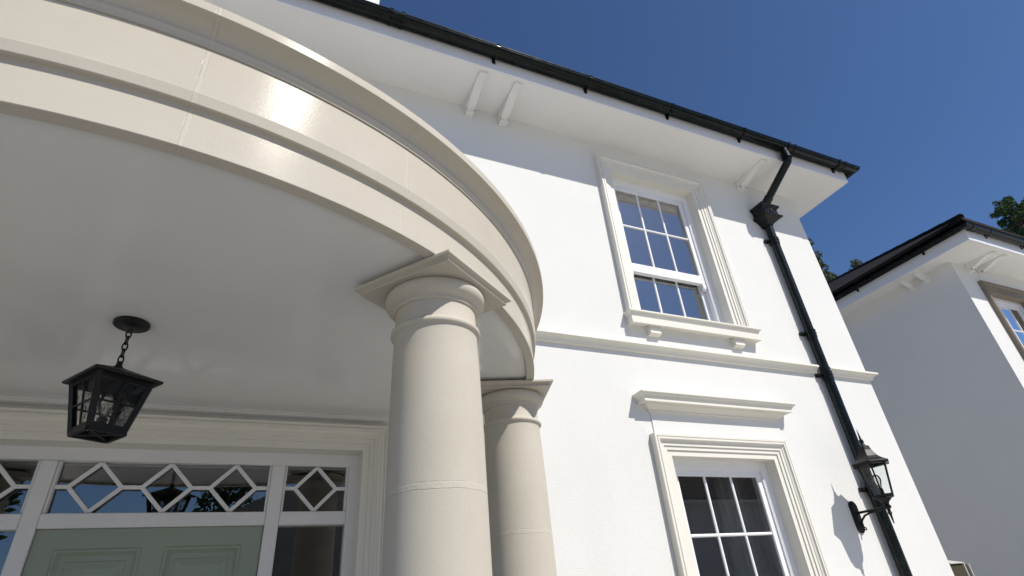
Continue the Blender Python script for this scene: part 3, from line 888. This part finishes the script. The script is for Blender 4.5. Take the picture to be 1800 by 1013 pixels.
for i in range(4):
    o = (cpt(1, 0, i) - Vector((HX, HY, 0))).normalized()
    b.bar(cpt(ht - .006, zt2, i), cpt(hb - .006, zb2 - .004, i), .018, .018, tuple(o + Vector((.4, .3, 0))))
    j = (i + 1) % 4
    for h, z in ((ht - .006, zt2 - .008), (hb - .004, zb2 + .004)):
        b.bar(cpt(h, z, i), cpt(h, z, j), .010, .018, (0, 0, 1))
    # bottom rim
    b.bar(cpt(hb - .002, zb2 - .010, i), cpt(hb - .002, zb2 - .010, j), .012, .012, (0, 0, 1))
    # the cross bars of the panes
    m = lambda h, z: (cpt(h, z, i) + cpt(h, z, j)) / 2
    b.bar(m(ht - .003, zt2), m(hb - .003, zb2), .006, .005, (0, 0, 1))
    zc = (zt2 + zb2) / 2 - .004; hc = (ht + hb) / 2 - .0025
    b.bar(cpt(hc, zc, i), cpt(hc, zc, j), .005, .006, (0, 0, 1))
# cross straps under the lantern
b.bar(cpt(hb - .004, zb2 - .010, 0), cpt(hb - .004, zb2 - .010, 2), .012, .005, (0, 0, 1)); b.bar(cpt(hb - .004, zb2 - .0105, 1), cpt(hb - .004, zb2 - .0105, 3), .012, .005, (0, 0, 1))
b.lathe([(.026, Z(.636)), (.026, Z(.642)), (.02, Z(.644))], 20, (HX, HY), True, True)
b.build("frame", 'iron', hl)
b = MB()
for i in range(4):
    j = (i + 1) % 4; b.quad(cpt(ht - .007, zt2 - .002, i), cpt(ht - .007, zt2 - .002, j), cpt(hb - .007, zb2 + .002, j), cpt(hb - .007, zb2 + .002, i))
b.build("glass", 'ripple', hl)
b = MB(); b.lathe([(.016, Z(.644)), (.016, Z(.69)), (.012, Z(.694))], 16, (HX, HY), True, True); b.build("lamp_holder", 'iron', hl, smooth=40)
b = MB(); b.lathe([(.011, Z(.695)), (.017, Z(.71)), (.026, Z(.735)), (.027, Z(.752)), (.020, Z(.77)), (.008, Z(.779)), (0, Z(.78))], 20, (HX, HY), False, False); b.build("bulb", 'bulb', hl, smooth=60)

# ------------------------------------------------------------------ the neighbouring house
NX, NY = 8.905, 3.50
NE = Z(4.0)
NXE, NYE = 19.0, 12.0
nb = thing("house", "second white house on the right, brown tiled roof, side wall in shade", "house", (NX, NY, 0))
NW = (9.336 + .15, 9.336 + .15 + 1.02, Z(2.04), Z(3.575))
NLW = (9.336 + .15, 9.336 + .15 + 1.02, Z(-.95), Z(.909))
w = MB(); wall_holes(w, NX, NXE, 0, NE + .02, [wide(NW), wide(NLW)], NY, NY + .3)
w.quad((NX, NY, 0), (NX, NYE, 0), (NX, NYE, NE + .02), (NX, NY, NE + .02)); w.quad((NXE, NY, 0), (NXE, NYE, 0), (NXE, NYE, NE + .02), (NXE, NY, NE + .02)); w.quad((NX, NYE, 0), (NXE, NYE, 0), (NXE, NYE, NE + .02), (NX, NYE, NE + .02))
w.build("wall", 'render', nb)
window(nb, *NW, NY, Z(2.6), 'stone_trim', (9.30, 10.69, Z(2.05)), 0, None, (9.56, 10.43), 1, 'lamp_glass')
window(nb, *NLW, NY, Z(-.05), 'stone_trim', (9.30, 10.69, Z(-.93)), 0, None, (), 2, 'lamp_glass')
EX, EY = 8.551, 3.022
s_ = MB(); s_.box(EX + .022, NXE + .4, EY + .022, NY, NE, NE + .015); s_.box(EX + .022, NX, NY, NYE + .4, NE, NE + .015); s_.build("soffit", 'soffit', nb)
f_ = MB(); f_.box(EX, NXE + .4, EY, EY + .022, NE - .004, NE + .21); f_.box(EX, EX + .022, EY + .022, NYE + .4, NE - .004, NE + .21); f_.build("fascia", 'fascia', nb, bevel=.003)
r_ = MB(); hip_roof(r_, EX - .09, NXE + .5, EY - .09, NYE + .5, NE + .30, 29.3); nroof = r_.build("roof", 'tiles', nb)
t29 = math.tan(radians(29.3))
hipm = MB()
for i in range(14):
    a, b2 = i * .40 + .02, i * .40 + .42
    p0 = Vector((EX - .09 + a, EY - .09 + a, NE + .300 + a * t29)); p1 = Vector((EX - .09 + b2, EY - .09 + b2, NE + .300 + b2 * t29))
    hipm.tube([p0, p1], [.050, .044], 10)
hipm.build("hip_tiles", 'tiles', nroof, smooth=50)
for cx in (9.29, 9.56): k = MB(); k.prism(corbel_profile(3.09, NY, NE), 'x', cx - .036, cx + .036); k.build("corbel", 'soffit', nb, smooth=35)
for cy in (3.88, 4.11):
    k = MB(); k.prism(corbel_profile(8.60, NX, NE), 'y', cy - .036, cy + .036); k.build("corbel", 'soffit', nb, smooth=35)
gutter("gutter", "black gutter round the brown tiled roof of the second house on the right", [(EX - .001, NYE + .4), (EX - .001, EY - .001), (NXE + .4, EY - .001)], NE + .185, .054,
       [(0, v) for v in (3.3, 4.4, 5.5, 6.6, 7.7, 8.8)] + [(1, v) for v in (.5, 1.4, 2.4, 3.4, 4.4)], [(1, .12)], (EX, EY, NE), None)

# gate post between the houses
gp = thing("gate_post", "timber gate post coloured dark for shade, with pale edges and cap beside the house corner", "gate post", (5.685, 3.445, 0))
b = MB(); b.box(5.60, 5.79, 3.36, 3.53, 0, Z(.112)); b.build("post", 'wood', gp, bevel=.012)
b = MB(); b.box(5.79, 5.803, 3.352, 3.53, 0, Z(.110)); b.build("edge_batten", 'cap', gp, bevel=.003)
b = MB(); b.box(5.803, 5.862, 3.372, 3.53, 0, Z(.106)); b.build("gate_stile", 'wood', gp, bevel=.004)
b = MB(); b.box(5.862, 5.874, 3.355, 3.53, 0, Z(.104)); b.build("edge_batten", 'cap', gp, bevel=.003)
b = MB(); b.loft([[(5.698 + sx * h, 3.445 + sy * h, Z(z)) for sx, sy in ((1, 1), (-1, 1), (-1, -1), (1, -1))] for h, z in ((.090, .112), (.098, .1125), (.098, .118), (.004, .150))], True, True, False); b.build("post_cap", 'cap', gp)

# ------------------------------------------------------------------ trees
def leaf_cloud(mb, clumps, nper, size, rnd):
    for c, rad in clumps:
        for _ in range(int(nper * (rad[0] * rad[2]))):
            while True:
                q = Vector((rnd.uniform(-1, 1), rnd.uniform(-1, 1), rnd.uniform(-1, 1)))
                if q.length < 1: break
            q = q * (q.length ** -.35 if q.length > .05 else 1)
            p = Vector(c) + Vector((q.x * rad[0], q.y * rad[1], q.z * rad[2]))
            n = Vector((rnd.gauss(0, 1), rnd.gauss(0, 1), rnd.gauss(.5, .8))).normalized()
            u = n.orthogonal().normalized(); a = rnd.uniform(0, 2 * pi)
            v = n.cross(u); u, v = u * cos(a) + v * sin(a), v * cos(a) - u * sin(a)
            s = size * rnd.uniform(.6, 1.3)
            mb.poly([p - u * s, p - v * s * .45, p + u * s, p + v * s * .45])

def tree(name, label, x, y, h, crown_r, crown_h, leaf, size, n, seed, conifer=False, dens=95, group=None):
    rnd = random.Random(seed)
    t = thing(name, label, "tree", (x, y, 0), group)
    tr = MB(); r0 = .018 * h
    pts = [(x, y, 0)]; rs = [r0]
    for k in range(1, 8):
        f = k / 7; pts.append((x + rnd.gauss(0, .06 * f), y + rnd.gauss(0, .06 * f), h * f * .97)); rs.append(r0 * (1 - f) + .02)
    tr.tube(pts, rs, 10)
    clumps = []
    for i in range(n):
        f = (i + rnd.random()) / n
        zc = h - crown_h * f * .98
        if conifer: rr = crown_r * (.10 + .95 * f ** .8)
        else: rr = crown_r * sqrt(max(.02, 1 - (2 * f - .95) ** 2 * .95))
        a = i * 2.399 + rnd.uniform(-.5, .5); d = rr * rnd.uniform(.35, .95)
        c = (x + d * cos(a), y + d * sin(a), zc - (.25 * d if conifer else 0))
        base = (pts[4][0], pts[4][1], max(h - crown_h, zc - d * (.1 if conifer else .8)))
        tr.tube([(x, y, base[2]), ((x + c[0]) / 2, (y + c[1]) / 2, (base[2] + c[2]) / 2 + .1), c], [.05, .03, .012], 5)
        k = crown_r * rnd.uniform(.20, .36) * (0.75 + .5 * f if conifer else 1)
        clumps.append((c, (k * (1.15 if conifer else 1), k * (1.15 if conifer else 1), k * (.5 if conifer else .8))))
    tr.build("trunk", 'bark', t, smooth=60)
    lf = MB(); leaf_cloud(lf, clumps, dens, size, rnd)
    o = lf.build("crown", leaf, t)
    return t
tree("pine_tree", "tall dark pine rising behind the house corner, left of the brown tiled roof", 25.2, 16, 18.2, 2.0, 8, 'leaf_pine', .085, 130, 11, True, 1900)
tree("pine_tree", "small pine tip just showing above the brown tiled roof, right of the tall pine", 43.2, 23, 25.0, 1.5, 6, 'leaf_pine', .10, 60, 5, True, 900)
tree("broadleaf_tree", "leafy green tree standing up behind the roof corner of the second house", 27.55, 8.0, 15.3, .72, 4.2, 'leaf_broad', .075, 60, 3, False, 3000)
tree("broadleaf_tree", "leafy tree cut off by the right edge of the photo, behind the second house roof", 30.75, 8.0, 16.3, .95, 5, 'leaf_broad', .075, 60, 8, False, 3000)

# ------------------------------------------------------------------ what the windows mirror, behind the camera
def far_house(x0, x1, y0, y1, eave, pitch, label, roofmat):
    t = thing("house", label, "house", ((x0 + x1) / 2, (y0 + y1) / 2, 0))
    holes = []
    nwin = int((x1 - x0) / 3.2)
    for i in range(nwin):
        xc = x0 + (x1 - x0) * (i + .5) / nwin; holes.append((xc - .6, xc + .6, .9, 2.1))
    w = MB(); wall_holes(w, x0, x1, 0, eave, holes, y1, y1 - .25)
    w.quad((x0, y0, 0), (x0, y1, 0), (x0, y1, eave), (x0, y0, eave)); w.quad((x1, y0, 0), (x1, y1, 0), (x1, y1, eave), (x1, y0, eave)); w.quad((x0, y0, 0), (x1, y0, 0), (x1, y0, eave), (x0, y0, eave))
    w.build("wall", 'render', t)
    r = MB(); hip_roof(r, x0 - .4, x1 + .4, y0 - .4, y1 + .4, eave + .05, pitch); r.build("roof", roofmat, t)
    f = MB(); f.box(x0 - .38, x1 + .38, y1 + .36, y1 + .38, eave - .12, eave + .04); f.build("fascia", 'fascia', t)
    for a, b, c, d in holes:
        m = MB(); m.box(a, a + .06, y1 - .15, y1 - .08, c, d); m.box(b - .06, b, y1 - .15, y1 - .08, c, d); m.box(a + .06, b - .06, y1 - .15, y1 - .08, d - .06, d); m.box(a + .06, b - .06, y1 - .15, y1 - .08, c, c + .06); m.box((a + b) / 2 - .02, (a + b) / 2 + .02, y1 - .145, y1 - .085, c + .06, d - .06)
        wn = m.build("window", 'upvc', t)
        q = MB(); q.quad((a, y1 - .11, c), (b, y1 - .11, c), (b, y1 - .11, d), (a, y1 - .11, d)); q.build("glass", 'glass', wn)
    return t
far_house(-3.0, 7.5, -24, -15.5, 2.9, 33, "low white bungalow with grey slates opposite, only mirrored in the door glass", 'slates')
far_house(11.0, 27, -22, -11.5, 5.0, 42, "wide house with brown tiled roof opposite, mirrored in the lower sash window", 'tiles_far')
for i, (x, y, h, r) in enumerate([(-8.2, -17, 12.5, 2.4), (9.4, -24, 13, 3.0), (-14, -14, 11, 3.2), (-1.3, -27, 15, 2.6)]):
    tree("broadleaf_tree", ["broad garden tree left of the bungalow opposite, seen only as a reflection", "tall tree between the two opposite houses, seen only as a reflection", "bushy tree at the far left opposite, seen only as a reflection", "tall tree behind the grey slate bungalow opposite, seen only as a reflection"][i], x, y, h, r, h * .7, 'leaf_broad', .24, 40, 40 + i, False, 130)
